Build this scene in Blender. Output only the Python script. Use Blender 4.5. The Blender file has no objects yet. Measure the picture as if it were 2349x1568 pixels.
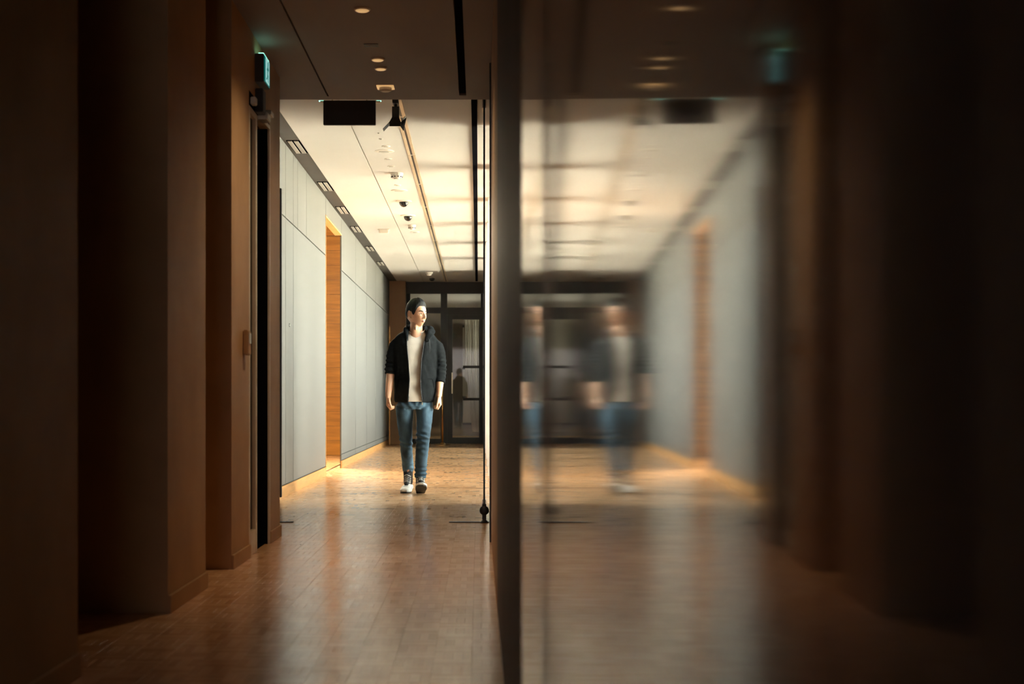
import bpy, bmesh, math, random
from mathutils import Vector, Matrix, noise, Euler
random.seed(7)
R = math.radians
sc = bpy.context.scene
COL = sc.collection

# ------------------------------------------------------------------ camera, sky, exposure
cam_d = bpy.data.cameras.new('camera')
cam = bpy.data.objects.new('camera', cam_d); COL.objects.link(cam)
cam.location = (0, 0, 0.845); cam.rotation_euler = (R(90), 0, 0)
cam_d.sensor_width = 36; cam_d.lens = 50
cam_d.shift_x = 77.5 / 2349; cam_d.shift_y = 131 / 2349
cam_d.clip_start = 0.01; cam_d.clip_end = 300
cam_d.dof.use_dof = True; cam_d.dof.focus_distance = 12.6; cam_d.dof.aperture_fstop = 3.3
sc.camera = cam

world = bpy.data.worlds.new('overcast_sky'); sc.world = world
world.use_nodes = True
bg = world.node_tree.nodes['Background']
bg.inputs['Color'].default_value = (1.0, 0.955, 0.89, 1)
bg.inputs['Strength'].default_value = 15.0
sun_d = bpy.data.lights.new('sun', 'SUN'); sun_d.energy = 94; sun_d.angle = R(0.6); sun_d.color = (1.0, 0.93, 0.82)
sun = bpy.data.objects.new('sun', sun_d); COL.objects.link(sun); sun.rotation_euler = (0, R(-14), 0)   # high, from behind the building: lights the paving outside, not the room

sc.view_settings.view_transform = 'Standard'
sc.view_settings.look = 'None'
sc.view_settings.exposure = 0.45
sc.view_settings.gamma = 1.0
sc.view_settings.use_curve_mapping = False
try:
    sc.cycles.use_denoising = True
    sc.cycles.sample_clamp_indirect = 0.0
    sc.cycles.max_bounces = 12; sc.cycles.diffuse_bounces = 7
    sc.cycles.glossy_bounces = 6; sc.cycles.transparent_max_bounces = 16
    sc.cycles.caustics_reflective = False; sc.cycles.caustics_refractive = False
except Exception:
    pass

def area_light(name, loc, rot, sx, sy, power, color=(1, 1, 1), portal=False):
    l = bpy.data.lights.new(name, 'AREA'); l.shape = 'RECTANGLE'; l.size = sx; l.size_y = sy
    l.energy = power; l.color = color
    o = bpy.data.objects.new(name, l); COL.objects.link(o)
    o.location = loc; o.rotation_euler = rot
    if portal: l.cycles.is_portal = True
    return o
area_light('rear_fill', (-0.55, -1.2, 2.3), (R(-90), 0, 0), 0.9, 0.5, 60, (1.0, 0.94, 0.94))  # unseen light added behind the camera to lift the dark near surfaces
# sky portals just outside the glazing (they only steer sampling of the sky)
area_light('sky_portal', (0.64, 18.0, 1.5), (0, R(90), 0), 3.4, 13.4, 1, portal=True)
# ceiling lamps of the side gallery behind the wide opening
area_light('gallery_lamp', (-2.45, 18.4, 3.0), (R(-38), 0, 0), 0.9, 0.5, 330, (1.0, 0.84, 0.58))

# ------------------------------------------------------------------ materials
def mat(name, color, rough=0.5, metal=0.0, var=0.0, vscale=8.0, stretch=(1, 1, 1), bump=0.0, bscale=60.0,
        spec=0.5, emit=None, estr=0.0, alt=None, coat=0.0, rvar=0.0, bstretch=None, detail=4):
    m = bpy.data.materials.new(name); m.use_nodes = True
    nt = m.node_tree; b = nt.nodes['Principled BSDF']
    b.inputs['Base Color'].default_value = (*color, 1)
    b.inputs['Roughness'].default_value = rough
    b.inputs['Metallic'].default_value = metal
    b.inputs['Specular IOR Level'].default_value = spec
    b.inputs['Coat Weight'].default_value = coat
    if emit:
        b.inputs['Emission Color'].default_value = (*emit, 1); b.inputs['Emission Strength'].default_value = estr
    if var or alt or bump or rvar:
        tc = nt.nodes.new('ShaderNodeTexCoord')
        mp = nt.nodes.new('ShaderNodeMapping'); mp.inputs['Scale'].default_value = stretch
        nt.links.new(tc.outputs['Object'], mp.inputs['Vector'])
    if var or alt or rvar:
        n = nt.nodes.new('ShaderNodeTexNoise'); n.inputs['Scale'].default_value = vscale; n.inputs['Detail'].default_value = detail
        nt.links.new(mp.outputs[0], n.inputs['Vector'])
        mx = nt.nodes.new('ShaderNodeMix'); mx.data_type = 'RGBA'
        a2 = alt if alt else tuple(c * (1 - var) for c in color)
        c1 = color if alt else tuple(min(1, c * (1 + var)) for c in color)
        mx.inputs[6].default_value = (*a2, 1); mx.inputs[7].default_value = (*c1, 1)
        cr = nt.nodes.new('ShaderNodeMapRange'); cr.inputs[1].default_value = 0.32; cr.inputs[2].default_value = 0.68
        nt.links.new(n.outputs['Fac'], cr.inputs[0]); nt.links.new(cr.outputs[0], mx.inputs[0])
        nt.links.new(mx.outputs[2], b.inputs['Base Color'])
        if rvar:
            rr = nt.nodes.new('ShaderNodeMapRange'); rr.inputs[3].default_value = rough - rvar; rr.inputs[4].default_value = rough + rvar
            nt.links.new(n.outputs['Fac'], rr.inputs[0]); nt.links.new(rr.outputs[0], b.inputs['Roughness'])
    if bump:
        n2 = nt.nodes.new('ShaderNodeTexNoise'); n2.inputs['Scale'].default_value = bscale; n2.inputs['Detail'].default_value = 3
        if bstretch:
            mp2 = nt.nodes.new('ShaderNodeMapping'); mp2.inputs['Scale'].default_value = bstretch
            nt.links.new(tc.outputs['Object'], mp2.inputs['Vector']); nt.links.new(mp2.outputs[0], n2.inputs['Vector'])
        else:
            nt.links.new(mp.outputs[0], n2.inputs['Vector'])
        bp = nt.nodes.new('ShaderNodeBump'); bp.inputs['Strength'].default_value = bump; bp.inputs['Distance'].default_value = 0.004
        nt.links.new(n2.outputs['Fac'], bp.inputs['Height']); nt.links.new(bp.outputs[0], b.inputs['Normal'])
    return m

def thin_glass(name, tint=(0.9, 0.95, 0.93)):
    m = bpy.data.materials.new(name); m.use_nodes = True
    nt = m.node_tree; nt.nodes.clear()
    out = nt.nodes.new('ShaderNodeOutputMaterial'); mx = nt.nodes.new('ShaderNodeMixShader')
    tr = nt.nodes.new('ShaderNodeBsdfTransparent'); tr.inputs[0].default_value = (*tint, 1)
    gl = nt.nodes.new('ShaderNodeBsdfGlossy'); gl.inputs['Roughness'].default_value = 0.02
    fr = nt.nodes.new('ShaderNodeFresnel'); fr.inputs['IOR'].default_value = 1.5
    nt.links.new(fr.outputs[0], mx.inputs[0]); nt.links.new(tr.outputs[0], mx.inputs[1]); nt.links.new(gl.outputs[0], mx.inputs[2])
    nt.links.new(mx.outputs[0], out.inputs[0])
    return m

def floor_mat():
    m = bpy.data.materials.new('oiled_parquet'); m.use_nodes = True
    nt = m.node_tree; b = nt.nodes['Principled BSDF']; N = nt.nodes.new; L = nt.links.new
    geo = N('ShaderNodeNewGeometry'); oi = N('ShaderNodeObjectInfo')
    add = N('ShaderNodeMath'); add.operation = 'ADD'; fr = N('ShaderNodeMath'); fr.operation = 'FRACT'
    L(geo.outputs['Random Per Island'], add.inputs[0]); L(oi.outputs['Random'], add.inputs[1]); L(add.outputs[0], fr.inputs[0])
    mp = N('ShaderNodeMapping'); mp.inputs['Scale'].default_value = (26, 2.2, 26)
    L(geo.outputs['Position'], mp.inputs['Vector'])
    n = N('ShaderNodeTexNoise'); n.inputs['Scale'].default_value = 2.0; n.inputs['Detail'].default_value = 6
    L(mp.outputs[0], n.inputs['Vector'])
    ramp = N('ShaderNodeValToRGB')
    e = ramp.color_ramp.elements
    e[0].position = 0.0; e[0].color = (0.56, 0.30, 0.145, 1)
    e[1].position = 1.0; e[1].color = (0.78, 0.50, 0.28, 1)
    e2 = ramp.color_ramp.elements.new(0.5); e2.color = (0.68, 0.40, 0.21, 1)
    mx = N('ShaderNodeMath'); mx.operation = 'MULTIPLY_ADD'; mx.inputs[1].default_value = 0.55
    h = N('ShaderNodeMath'); h.operation = 'MULTIPLY'; h.inputs[1].default_value = 0.45
    L(n.outputs['Fac'], h.inputs[0]); L(fr.outputs[0], mx.inputs[0]); L(h.outputs[0], mx.inputs[2])
    L(mx.outputs[0], ramp.inputs[0]); L(ramp.outputs[0], b.inputs['Base Color'])
    # worn lacquer: roughness differs board to board and in scuffs
    n3 = N('ShaderNodeTexNoise'); n3.inputs['Scale'].default_value = 3.5; n3.inputs['Detail'].default_value = 5
    L(geo.outputs['Position'], n3.inputs['Vector'])
    a2 = N('ShaderNodeMath'); a2.operation = 'MULTIPLY_ADD'; a2.inputs[1].default_value = 0.04
    mr = N('ShaderNodeMapRange'); mr.inputs[1].default_value = 0.3; mr.inputs[2].default_value = 0.7
    mr.inputs[3].default_value = 0.15; mr.inputs[4].default_value = 0.23
    L(n3.outputs['Fac'], mr.inputs[0]); L(fr.outputs[0], a2.inputs[0]); L(mr.outputs[0], a2.inputs[2]); L(a2.outputs[0], b.inputs['Roughness'])
    n2 = N('ShaderNodeTexNoise'); n2.inputs['Scale'].default_value = 14; n2.inputs['Detail'].default_value = 2
    L(geo.outputs['Position'], n2.inputs['Vector'])
    bp = N('ShaderNodeBump'); bp.inputs['Strength'].default_value = 0.09; bp.inputs['Distance'].default_value = 0.003
    L(n2.outputs['Fac'], bp.inputs['Height']); L(bp.outputs[0], b.inputs['Normal'])
    b.inputs['Specular IOR Level'].default_value = 0.8
    return m

M = {}
M['floor'] = floor_mat()
M['subfloor'] = mat('dark_subfloor', (0.05, 0.03, 0.02), 0.8)
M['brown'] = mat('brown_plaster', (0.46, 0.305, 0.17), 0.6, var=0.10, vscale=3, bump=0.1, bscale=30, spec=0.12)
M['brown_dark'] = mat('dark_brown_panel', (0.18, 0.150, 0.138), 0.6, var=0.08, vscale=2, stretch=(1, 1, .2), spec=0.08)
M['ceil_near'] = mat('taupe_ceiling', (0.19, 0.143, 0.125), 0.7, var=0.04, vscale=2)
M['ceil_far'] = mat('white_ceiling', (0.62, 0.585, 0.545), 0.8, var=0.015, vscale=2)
M['grey'] = mat('pale_grey_panel', (0.130, 0.132, 0.128), 0.5, var=0.03, vscale=1.4, stretch=(1, 1, .3))
M['grey2'] = mat('pale_grey_panel_upper', (0.125, 0.122, 0.113), 0.55, var=0.03, vscale=1.4)
M['joint'] = mat('shadow_joint', (0.03, 0.03, 0.03), 0.8)
M['band'] = mat('charcoal_strip', (0.055, 0.048, 0.042), 0.6, var=0.1, vscale=3)
M['oak'] = mat('oak_plinth', (0.56, 0.30, 0.11), 0.4, var=0.15, vscale=5, stretch=(6, .6, 6))
M['orange'] = mat('orange_veneer', (0.60, 0.285, 0.045), 0.38, var=0.16, vscale=3, stretch=(.7, 2, 9))
M['black'] = mat('black_metal', (0.012, 0.012, 0.014), 0.4, var=0.1)
M['blackmatte'] = mat('black_slot', (0.006, 0.006, 0.008), 0.9, var=0.1, spec=0.0)
M['charcoal'] = mat('charcoal_sheet', (0.035, 0.03, 0.03), 0.5, var=0.05)
M['steel'] = mat('brushed_steel', (0.62, 0.56, 0.46), 0.32, 1.0, var=0.06, vscale=20, stretch=(1, 1, 20))
M['alu'] = mat('champagne_aluminium', (0.70, 0.58, 0.42), 0.45, 0.6, var=0.05)
M['slat'] = mat('pale_slat', (0.40, 0.37, 0.33), 0.5, var=0.05)
M['white'] = mat('white_paint', (0.86, 0.85, 0.82), 0.5, var=0.03)
M['cream'] = mat('cream_plastic', (0.74, 0.68, 0.60), 0.4, var=0.03)
M['brass'] = mat('polished_brass', (0.75, 0.45, 0.18), 0.25, 1.0, var=0.05)
M['darkglass'] = mat('dark_polished_glass', (0.026, 0.030, 0.038), 0.055, spec=0.66, bump=0.006, bscale=5, bstretch=(1, 9, 0.6))
M['doorglass'] = mat('dark_door_glass', (0.008, 0.009, 0.010), 0.25, spec=0.06)
M['glass'] = thin_glass('clear_pane')
M['glass_edge'] = mat('green_glass_edge', (0.01, 0.03, 0.03), 0.2)
M['beige'] = mat('beige_pilaster', (0.42, 0.27, 0.165), 0.6, var=0.06, vscale=3)
M['fin'] = mat('dark_baffle', (0.05, 0.045, 0.04), 0.7, var=0.05)  # for the added light-blocking walls outside
M['pave'] = mat('pale_paving', (0.66, 0.60, 0.52), 0.9, var=0.06, vscale=1)
M['dome'] = mat('smoked_dome', (0.01, 0.01, 0.012), 0.12)
M['curtain'] = mat('pale_curtain', (0.62, 0.57, 0.48), 0.8, var=0.05, vscale=6, stretch=(8, 1, .2))
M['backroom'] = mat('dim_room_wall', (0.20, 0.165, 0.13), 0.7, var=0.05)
M['exit_white'] = mat('lit_sign_white', (0.7, 0.9, 0.88), 0.4, emit=(0.45, 0.95, 0.92), estr=0.42)
M['exit_green'] = mat('lit_sign_green', (0.0, 0.25, 0.22), 0.4, emit=(0.0, 0.36, 0.32), estr=0.18)
M['exit_lamp'] = mat('sign_top_lens', (0.3, 0.8, 0.7), 0.4, emit=(0.30, 0.85, 0.66), estr=2.6)
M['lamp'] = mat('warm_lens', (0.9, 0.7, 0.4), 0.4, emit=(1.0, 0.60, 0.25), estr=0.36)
M['skin'] = mat('skin', (0.66, 0.37, 0.235), 0.42, var=0.05, vscale=18)
M['skin'].node_tree.nodes['Principled BSDF'].inputs['Subsurface Weight'].default_value = 0.12
M['skin'].node_tree.nodes['Principled BSDF'].inputs['Subsurface Radius'].default_value = (0.012, 0.005, 0.003)
M['lip'] = mat('lips', (0.52, 0.20, 0.16), 0.4, var=0.05)
M['hair'] = mat('black_hair', (0.005, 0.0045, 0.0045), 0.55, spec=0.18, var=0.2, vscale=60, stretch=(4, 4, .6), bump=0.35, bscale=160, bstretch=(3, 3, .5))
M['eye'] = mat('eye_white', (0.8, 0.76, 0.72), 0.2)
M['iris'] = mat('dark_iris', (0.015, 0.009, 0.006), 0.15)
M['hoodie'] = mat('charcoal_jersey', (0.012, 0.014, 0.016), 0.9, spec=0.06, var=0.25, vscale=40, bump=0.15, bscale=300)
M['tee'] = mat('white_cotton', (0.78, 0.72, 0.65), 0.85, var=0.04, vscale=10, bump=0.1, bscale=90)
M['jeans'] = mat('blue_denim', (0.075, 0.15, 0.225), 0.9, alt=(0.010, 0.028, 0.05), vscale=5, stretch=(1.6, 1.6, .6), bump=0.2, bscale=220)
M['jeans_fade'] = M['jeans']
M['shoe_white'] = mat('off_white_mesh', (0.62, 0.62, 0.60), 0.7, var=0.06, vscale=60, bump=0.1, bscale=300)
M['shoe_black'] = mat('black_mesh', (0.015, 0.017, 0.02), 0.75, var=0.1, vscale=60)
M['lace'] = mat('white_lace', (0.72, 0.72, 0.70), 0.8)
M['rubber'] = mat('black_rubber', (0.012, 0.012, 0.012), 0.6, var=0.1)

# ------------------------------------------------------------------ helpers
class MB:
    def __init__(s): s.v = []; s.f = []
    def add(s, v, f):
        o = len(s.v); s.v += [tuple(p) for p in v]; s.f += [tuple(i + o for i in q) for q in f]; return s
    def box(s, x0, x1, y0, y1, z0, z1):
        v = [(x0, y0, z0), (x1, y0, z0), (x1, y1, z0), (x0, y1, z0), (x0, y0, z1), (x1, y0, z1), (x1, y1, z1), (x0, y1, z1)]
        return s.add(v, [(0, 3, 2, 1), (4, 5, 6, 7), (0, 1, 5, 4), (1, 2, 6, 5), (2, 3, 7, 6), (3, 0, 4, 7)])
    def lathe(s, prof, c=(0, 0, 0), n=24, axis='z'):
        v = []; f = []
        for r, h in prof:
            for k in range(n):
                a = 2 * math.pi * k / n
                p = (r * math.cos(a), r * math.sin(a), h)
                if axis == 'y': p = (p[0], p[2], p[1])
                if axis == 'x': p = (p[2], p[0], p[1])
                v.append((p[0] + c[0], p[1] + c[1], p[2] + c[2]))
        m = len(prof)
        for i in range(m - 1):
            for k in range(n):
                f.append((i * n + k, i * n + (k + 1) % n, (i + 1) * n + (k + 1) % n, (i + 1) * n + k))
        f.append(tuple(range(n))[::-1]); f.append(tuple((m - 1) * n + k for k in range(n)))
        return s.add(v, f)
    def loft(s, rings, cap=True, closed=True):
        n = len(rings[0]); v = [p for r in rings for p in r]; f = []
        for i in range(len(rings) - 1):
            for k in range(n if closed else n - 1):
                f.append((i * n + k, i * n + (k + 1) % n, (i + 1) * n + (k + 1) % n, (i + 1) * n + k))
        if cap and closed:
            f.append(tuple(range(n))[::-1]); f.append(tuple((len(rings) - 1) * n + k for k in range(n)))
        return s.add(v, f)
    def tube(s, pts, rad, n=14, flat=1.0, ref=(0, 1, 0)):
        P = [Vector(p) for p in pts]; rings = []
        ref = Vector(ref)
        for i, p in enumerate(P):
            t = (P[min(i + 1, len(P) - 1)] - P[max(i - 1, 0)]).normalized()
            a = ref - t * ref.dot(t)
            if a.length < 1e-4: a = Vector((1, 0, 0)) - t * t.x
            a.normalize(); b = t.cross(a)
            r = rad[i] if isinstance(rad, (list, tuple)) else rad
            r1, r2 = r if isinstance(r, (list, tuple)) else (r, r * flat)
            rings.append([p + a * (r1 * math.cos(2 * math.pi * k / n)) + b * (r2 * math.sin(2 * math.pi * k / n)) for k in range(n)])
        return s.loft(rings)
    def ball(s, c, r, n=16, m=10):
        rx, ry, rz = r if isinstance(r, (list, tuple)) else (r, r, r)
        rings = []
        for i in range(m + 1):
            ph = -math.pi / 2 + math.pi * (0.02 + 0.96 * i / m)
            rings.append([(c[0] + rx * math.cos(ph) * math.cos(2 * math.pi * k / n), c[1] + ry * math.cos(ph) * math.sin(2 * math.pi * k / n), c[2] + rz * math.sin(ph)) for k in range(n)])
        return s.loft(rings)
    def mesh(s, name):
        me = bpy.data.meshes.new(name); me.from_pydata(s.v, [], s.f)
        bm = bmesh.new(); bm.from_mesh(me); bmesh.ops.recalc_face_normals(bm, faces=bm.faces); bm.to_mesh(me); bm.free()
        return me
    def build(s, name, m, parent=None, smooth=False, bevel=0.0, auto=False):
        me = s.mesh(name)
        if bevel:
            bm = bmesh.new(); bm.from_mesh(me)
            bmesh.ops.bevel(bm, geom=list(bm.edges), offset=bevel, segments=2, affect='EDGES', clamp_overlap=True)
            bm.to_mesh(me); bm.free()
        me.materials.append(m)
        if smooth: me.polygons.foreach_set('use_smooth', [True] * len(me.polygons))
        o = bpy.data.objects.new(name, me); COL.objects.link(o)
        if parent: o.parent = parent
        return o

def tag(o, label=None, cat=None, group=None, kind=None):
    if label: o['label'] = label
    if cat: o['category'] = cat
    if group: o['group'] = group
    if kind: o['kind'] = kind
    return o
def empty(name, loc=(0, 0, 0), **k):
    o = bpy.data.objects.new(name, None); COL.objects.link(o); o.location = loc; o.empty_display_size = 0.1
    return tag(o, **k)
def struct(name, m, *boxes, label=None, cat=None, parent=None, bevel=0.0):
    mb = MB()
    for b in boxes: mb.box(*b)
    o = mb.build(name, m, parent, bevel=bevel)
    if parent is None:
        tag(o, label, cat, kind='structure')
    return o

# ------------------------------------------------------------------ setting
CF, CN = 3.065, 2.83        # far / near ceiling heights
XL, XW, XR, XG = -1.225, -1.673, 0.077, 0.11
floor = struct('floor', M['subfloor'], (-3.2, 0.70, -3, 33, -0.25, -0.014), label='glossy brown parquet floor running the length of the corridor', cat='floor')
def block_geo(w, l, x0, y0, t=0.012, c=0.0005):
    x, y = w / 2, l / 2
    v = [(-x, -y, -t), (x, -y, -t), (x, y, -t), (-x, y, -t), (-x, -y, -c), (x, -y, -c), (x, y, -c), (-x, y, -c),
         (-x + c, -y + c, 0), (x - c, -y + c, 0), (x - c, y - c, 0), (-x + c, y - c, 0)]
    f = [(4, 5, 9, 8), (5, 6, 10, 9), (6, 7, 11, 10), (7, 4, 8, 11), (8, 9, 10, 11), (0, 1, 5, 4), (1, 2, 6, 5), (2, 3, 7, 6), (3, 0, 4, 7)]
    return [(a + x0, b + y0, d) for a, b, d in v], f
SQ, FG = 0.125, 4                      # mosaic parquet: squares of four strips, alternately turned
geo2 = []
for o_ in (0, 1):
    mb = MB(); w = SQ / FG
    for q in range(FG):
        p = (q + .5) * w - SQ / 2
        v_, f_ = block_geo(w - .0003, SQ - .0006, p, 0) if o_ == 0 else block_geo(SQ - .0006, w - .0003, 0, p)
        mb.add(v_, f_)
    me = bpy.data.meshes.new('parquet_block'); me.from_pydata(mb.v, [], mb.f); me.materials.append(M['floor'])
    geo2.append((mb.v, mb.f, me))
cells = []
for j in range(int(3.5 / SQ), int(27.2 / SQ)):
    for i in range(-18, 2):
        x, y = (i + .5) * SQ - .02, (j + .5) * SQ
        if x < (-2.2 if y < 9 else -1.80): continue
        cells.append((x, y, (i + j) % 2, random.gauss(0, .0006), random.gauss(0, .0006)))
def in_view(c):
    x, y = c[0], c[1]
    return y > 4.25 and (XL if y < 8.8 else XW) < x < 0.05 and 0.845 / y * 3262 < 652
vs = set(sorted([c for c in cells if in_view(c)], key=lambda c: c[1])[:300])
rest = MB()
for c in cells:
    if c in vs:
        o = bpy.data.objects.new('parquet_block', geo2[c[2]][2]); COL.objects.link(o); o.parent = floor
        o.location = (c[0], c[1], 0); o.rotation_euler = (c[3], c[4], 0)
    else:
        mt = Matrix.Translation((c[0], c[1], 0)) @ Euler((c[3], c[4], 0)).to_matrix().to_4x4()
        rest.add([mt @ Vector(p) for p in geo2[c[2]][0]], geo2[c[2]][1])
ro = rest.build('far_parquet', M['floor'], floor); tag(ro, kind='stuff')
struct('floor', M['floor'], (-3.1, .09, -3, 3.49, -.013, -.0005), (-3.1, .09, 27.21, 33, -.013, -.0005), (-3.1, -1.80, 12.9, 21.6, -.013, -.0005), label='plain brown floor of the rooms around the corridor', cat='floor')

# ceilings
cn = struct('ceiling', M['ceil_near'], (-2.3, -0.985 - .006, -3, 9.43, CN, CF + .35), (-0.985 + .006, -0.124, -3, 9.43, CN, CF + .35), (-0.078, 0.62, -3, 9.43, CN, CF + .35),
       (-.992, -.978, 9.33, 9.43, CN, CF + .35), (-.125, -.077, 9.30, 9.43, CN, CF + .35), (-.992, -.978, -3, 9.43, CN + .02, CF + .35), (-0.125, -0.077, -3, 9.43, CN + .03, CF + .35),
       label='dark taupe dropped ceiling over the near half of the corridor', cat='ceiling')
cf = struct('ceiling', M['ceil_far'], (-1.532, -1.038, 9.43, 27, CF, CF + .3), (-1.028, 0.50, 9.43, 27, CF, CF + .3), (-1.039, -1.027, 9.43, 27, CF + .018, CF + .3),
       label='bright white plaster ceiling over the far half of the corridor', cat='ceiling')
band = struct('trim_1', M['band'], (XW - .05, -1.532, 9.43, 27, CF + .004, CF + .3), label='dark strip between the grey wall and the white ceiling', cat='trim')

struct('ceiling', M['band'], (-7, 0.70, -4, 34, CF + .80, CF + 1.0), label='unseen roof slab added to keep the sun out of the building', cat='roof')  # slab added out of view so the sun cannot leak in
struct('wall_light_block', M['band'], (-7, -6.8, -4, 34, -.2, CF + .8), (-7, .7, 33.1, 33.3, -.2, CF + .8), (-7, .7, -4, -3.8, -.2, CF + .8), (.62, .70, -4, 8.4, -.2, CF + .8), (.62, .70, 27, 33.1, -.2, CF + .8), (.60, .70, 8.4, 27, CF + .3, CF + .8), label='unseen outer walls added to block stray sun', cat='wall')  # closing walls added out of view against sun leaks
# near left wall: solid blocks between dark openings
def lblock(y0, y1, tagtxt):
    w = struct('wall_left', M['brown'], (-1.62, XL, y0, y1, 0, CN), label=tagtxt, cat='wall')
    struct('baseboard_left', M['brown'], (XL, XL + .012, y0, y1, 0, 0.07), label='low brown skirting at the foot of the ' + tagtxt, cat='baseboard', bevel=0.002)
    return w
lblock(-3, 4.35, 'brown wall nearest the camera at the left edge')
lblock(5.61, 6.39, 'narrow brown pier between two dark openings')
wl = struct('wall_left', M['brown'], (-1.62, XL, 7.06, 7.60, 0, CN), (-1.62, XL, 8.34, 8.78, 0, CN), (-1.62, XL, 7.60, 8.34, 2.50, CN), label='brown wall holding the dark glazed side door', cat='wall')
struct('baseboard_left', M['brown'], (XL, XL + .012, 7.06, 7.60, 0, .07), label='low brown skirting in front of the side door', cat='baseboard', bevel=.002)
struct('baseboard_left', M['brown'], (XL, XL + .012, 8.34, 8.78, 0, .07), label='low brown skirting just past the side door', cat='baseboard', bevel=.002)
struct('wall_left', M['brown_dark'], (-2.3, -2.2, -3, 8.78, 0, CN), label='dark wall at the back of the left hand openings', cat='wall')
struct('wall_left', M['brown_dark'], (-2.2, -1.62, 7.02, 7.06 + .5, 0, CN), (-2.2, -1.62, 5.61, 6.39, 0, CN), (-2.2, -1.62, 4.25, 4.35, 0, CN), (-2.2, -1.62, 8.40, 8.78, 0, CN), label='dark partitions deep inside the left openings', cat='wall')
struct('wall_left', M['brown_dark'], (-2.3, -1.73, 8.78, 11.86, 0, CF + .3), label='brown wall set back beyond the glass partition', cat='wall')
struct('wall_rear', M['white'], (-2.3, 0.62, -3.1, -3, 0, CN), label='unseen white wall behind the camera that bounces the added rear light', cat='wall')  # made white to bounce the added rear light forward

# near right wall
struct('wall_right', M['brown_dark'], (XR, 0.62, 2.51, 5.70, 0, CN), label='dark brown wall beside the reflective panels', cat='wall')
struct('wall_right', M['brown'], (XR, 0.62, 5.70, 8.40, 0, CN), label='amber brown wall end beside the glass door', cat='wall')
struct('trim_2', M['black'], (XR - .010, XR + .02, 8.40, 8.48, 0, CN), label='black metal edge on the end of the right wall', cat='trim')
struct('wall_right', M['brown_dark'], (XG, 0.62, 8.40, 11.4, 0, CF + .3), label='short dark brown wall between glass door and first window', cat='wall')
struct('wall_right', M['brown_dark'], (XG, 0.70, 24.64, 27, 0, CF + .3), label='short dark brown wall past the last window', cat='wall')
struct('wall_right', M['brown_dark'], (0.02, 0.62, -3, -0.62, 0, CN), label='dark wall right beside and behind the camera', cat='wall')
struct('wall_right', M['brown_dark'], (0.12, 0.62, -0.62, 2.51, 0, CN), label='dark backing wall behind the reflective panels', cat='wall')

# reflective dark glass panels (second leaf stands very slightly ajar)
def panel(name, p0, p1, label, th=0.010):
    a = Vector((p0[0], p0[1], 0)); b = Vector((p1[0], p1[1], 0))
    d = (b - a).normalized(); nrm = Vector((-d.y, d.x, 0))      # +nrm points away from corridor when going toward the camera
    if nrm.x < 0: nrm = -nrm
    v = []
    for z in (0.004, CN - .004):
        for q in (a, b, b + nrm * th, a + nrm * th): v.append((q.x, q.y, z))
    mb = MB(); mb.add(v, [(0, 1, 2, 3), (4, 5, 6, 7), (0, 1, 5, 4), (1, 2, 6, 5), (2, 3, 7, 6), (3, 0, 4, 7)])
    return tag(mb.build(name, M['darkglass']), label, 'wall panel')
panel('glass_wall_panel', (0.0770, 2.505), (0.0805, 1.76), 'narrow dark reflective glass panel next to the brown wall')
panel('glass_wall_panel', (0.0770, 1.756), (0.0326 - .0253 * .6, -0.6), 'large dark reflective glass panel filling the right half of the view')

# far left wall: grey cladding panels with recessed joints
fw = struct('wall_left', M['joint'], (-1.75, XW - .012, 11.9, 15.6, 0, CF), (-1.69, XW - .012, 17.4, 27, 0, CF), (-1.75, XW - .012, 15.6, 17.4, 2.865, CF),
            label='long pale grey panelled wall opposite the windows', cat='wall')
ZJ = 2.42
def gp(y0, y1, z0, z1, m):
    g = 0.005
    MB().box(XW - .012, XW, y0 + g, y1 - g, z0 + g, z1 - g).build('panel', m, fw, bevel=.0015)
ys_low = [11.9, 12.35, 12.87, 15.6]
for a, b in zip(ys_low, ys_low[1:]): gp(a, b, .105, ZJ, M['grey'])
ys_up = [11.9, 12.35, 12.87, 13.18, 13.85, 15.6]
for a, b in zip(ys_up, ys_up[1:]): gp(a, b, ZJ, CF, M['grey2'])
gp(15.6, 17.4, 2.865, CF, M['grey2'])
ys2 = [17.4, 19.4, 21.3, 23.2, 25.1, 27]
for a, b in zip(ys2, ys2[1:]):
    gp(a, b, .17, ZJ, M['grey']); gp(a, b, .095, .17, M['grey']); gp(a, b, ZJ, CF, M['grey2'])
struct('baseboard_left', M['oak'], (XW - .01, XW + .004, 11.9, 15.6, 0, .10), label='pale oak skirting under the nearer grey panels', cat='baseboard', bevel=.002)
struct('baseboard_left', M['oak'], (XW - .01, XW + .004, 17.4, 26.6, 0, .09), label='orange oak skirting under the farther grey panels', cat='baseboard', bevel=.002)
# opening to the side gallery: oak lined head and near jamb
struct('trim_3', M['oak'], (-1.752, XW + .003, 15.6, 17.4, 2.845, 2.864), (-1.70, XW + .006, 15.585, 15.6, 0, 2.864), label='oak lining around the wide opening in the grey wall', cat='trim')
gw = struct('wall_gallery', M['joint'], (-3.1, -1.76, 21.44, 21.6, 0, CF + .55), label='orange wood wall seen through the opening in the grey wall', cat='wall')
z = 0.0
while z < CF + .54:
    MB().box(-3.1, -1.76, 21.415 + random.uniform(0, .004), 21.44, z + .0015, min(z + .218, CF + .55)).build('board', M['orange'], gw, bevel=.001); z += .22
struct('wall_gallery', M['cream'], (-3.2, -3.1, 12.9, 21.6, 0, CF + .55), (-3.1, -1.75, 12.8, 12.9, 0, CF + .55), (-1.80, -1.75, 12.9, 21.44, CF + .02, CF + .55), label='cream walls enclosing the side gallery', cat='wall')
struct('ceiling', M['ceil_far'], (-3.2, -1.75, 12.8, 21.6, CF + .55, CF + .75), label='white ceiling of the side gallery', cat='ceiling')

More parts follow.
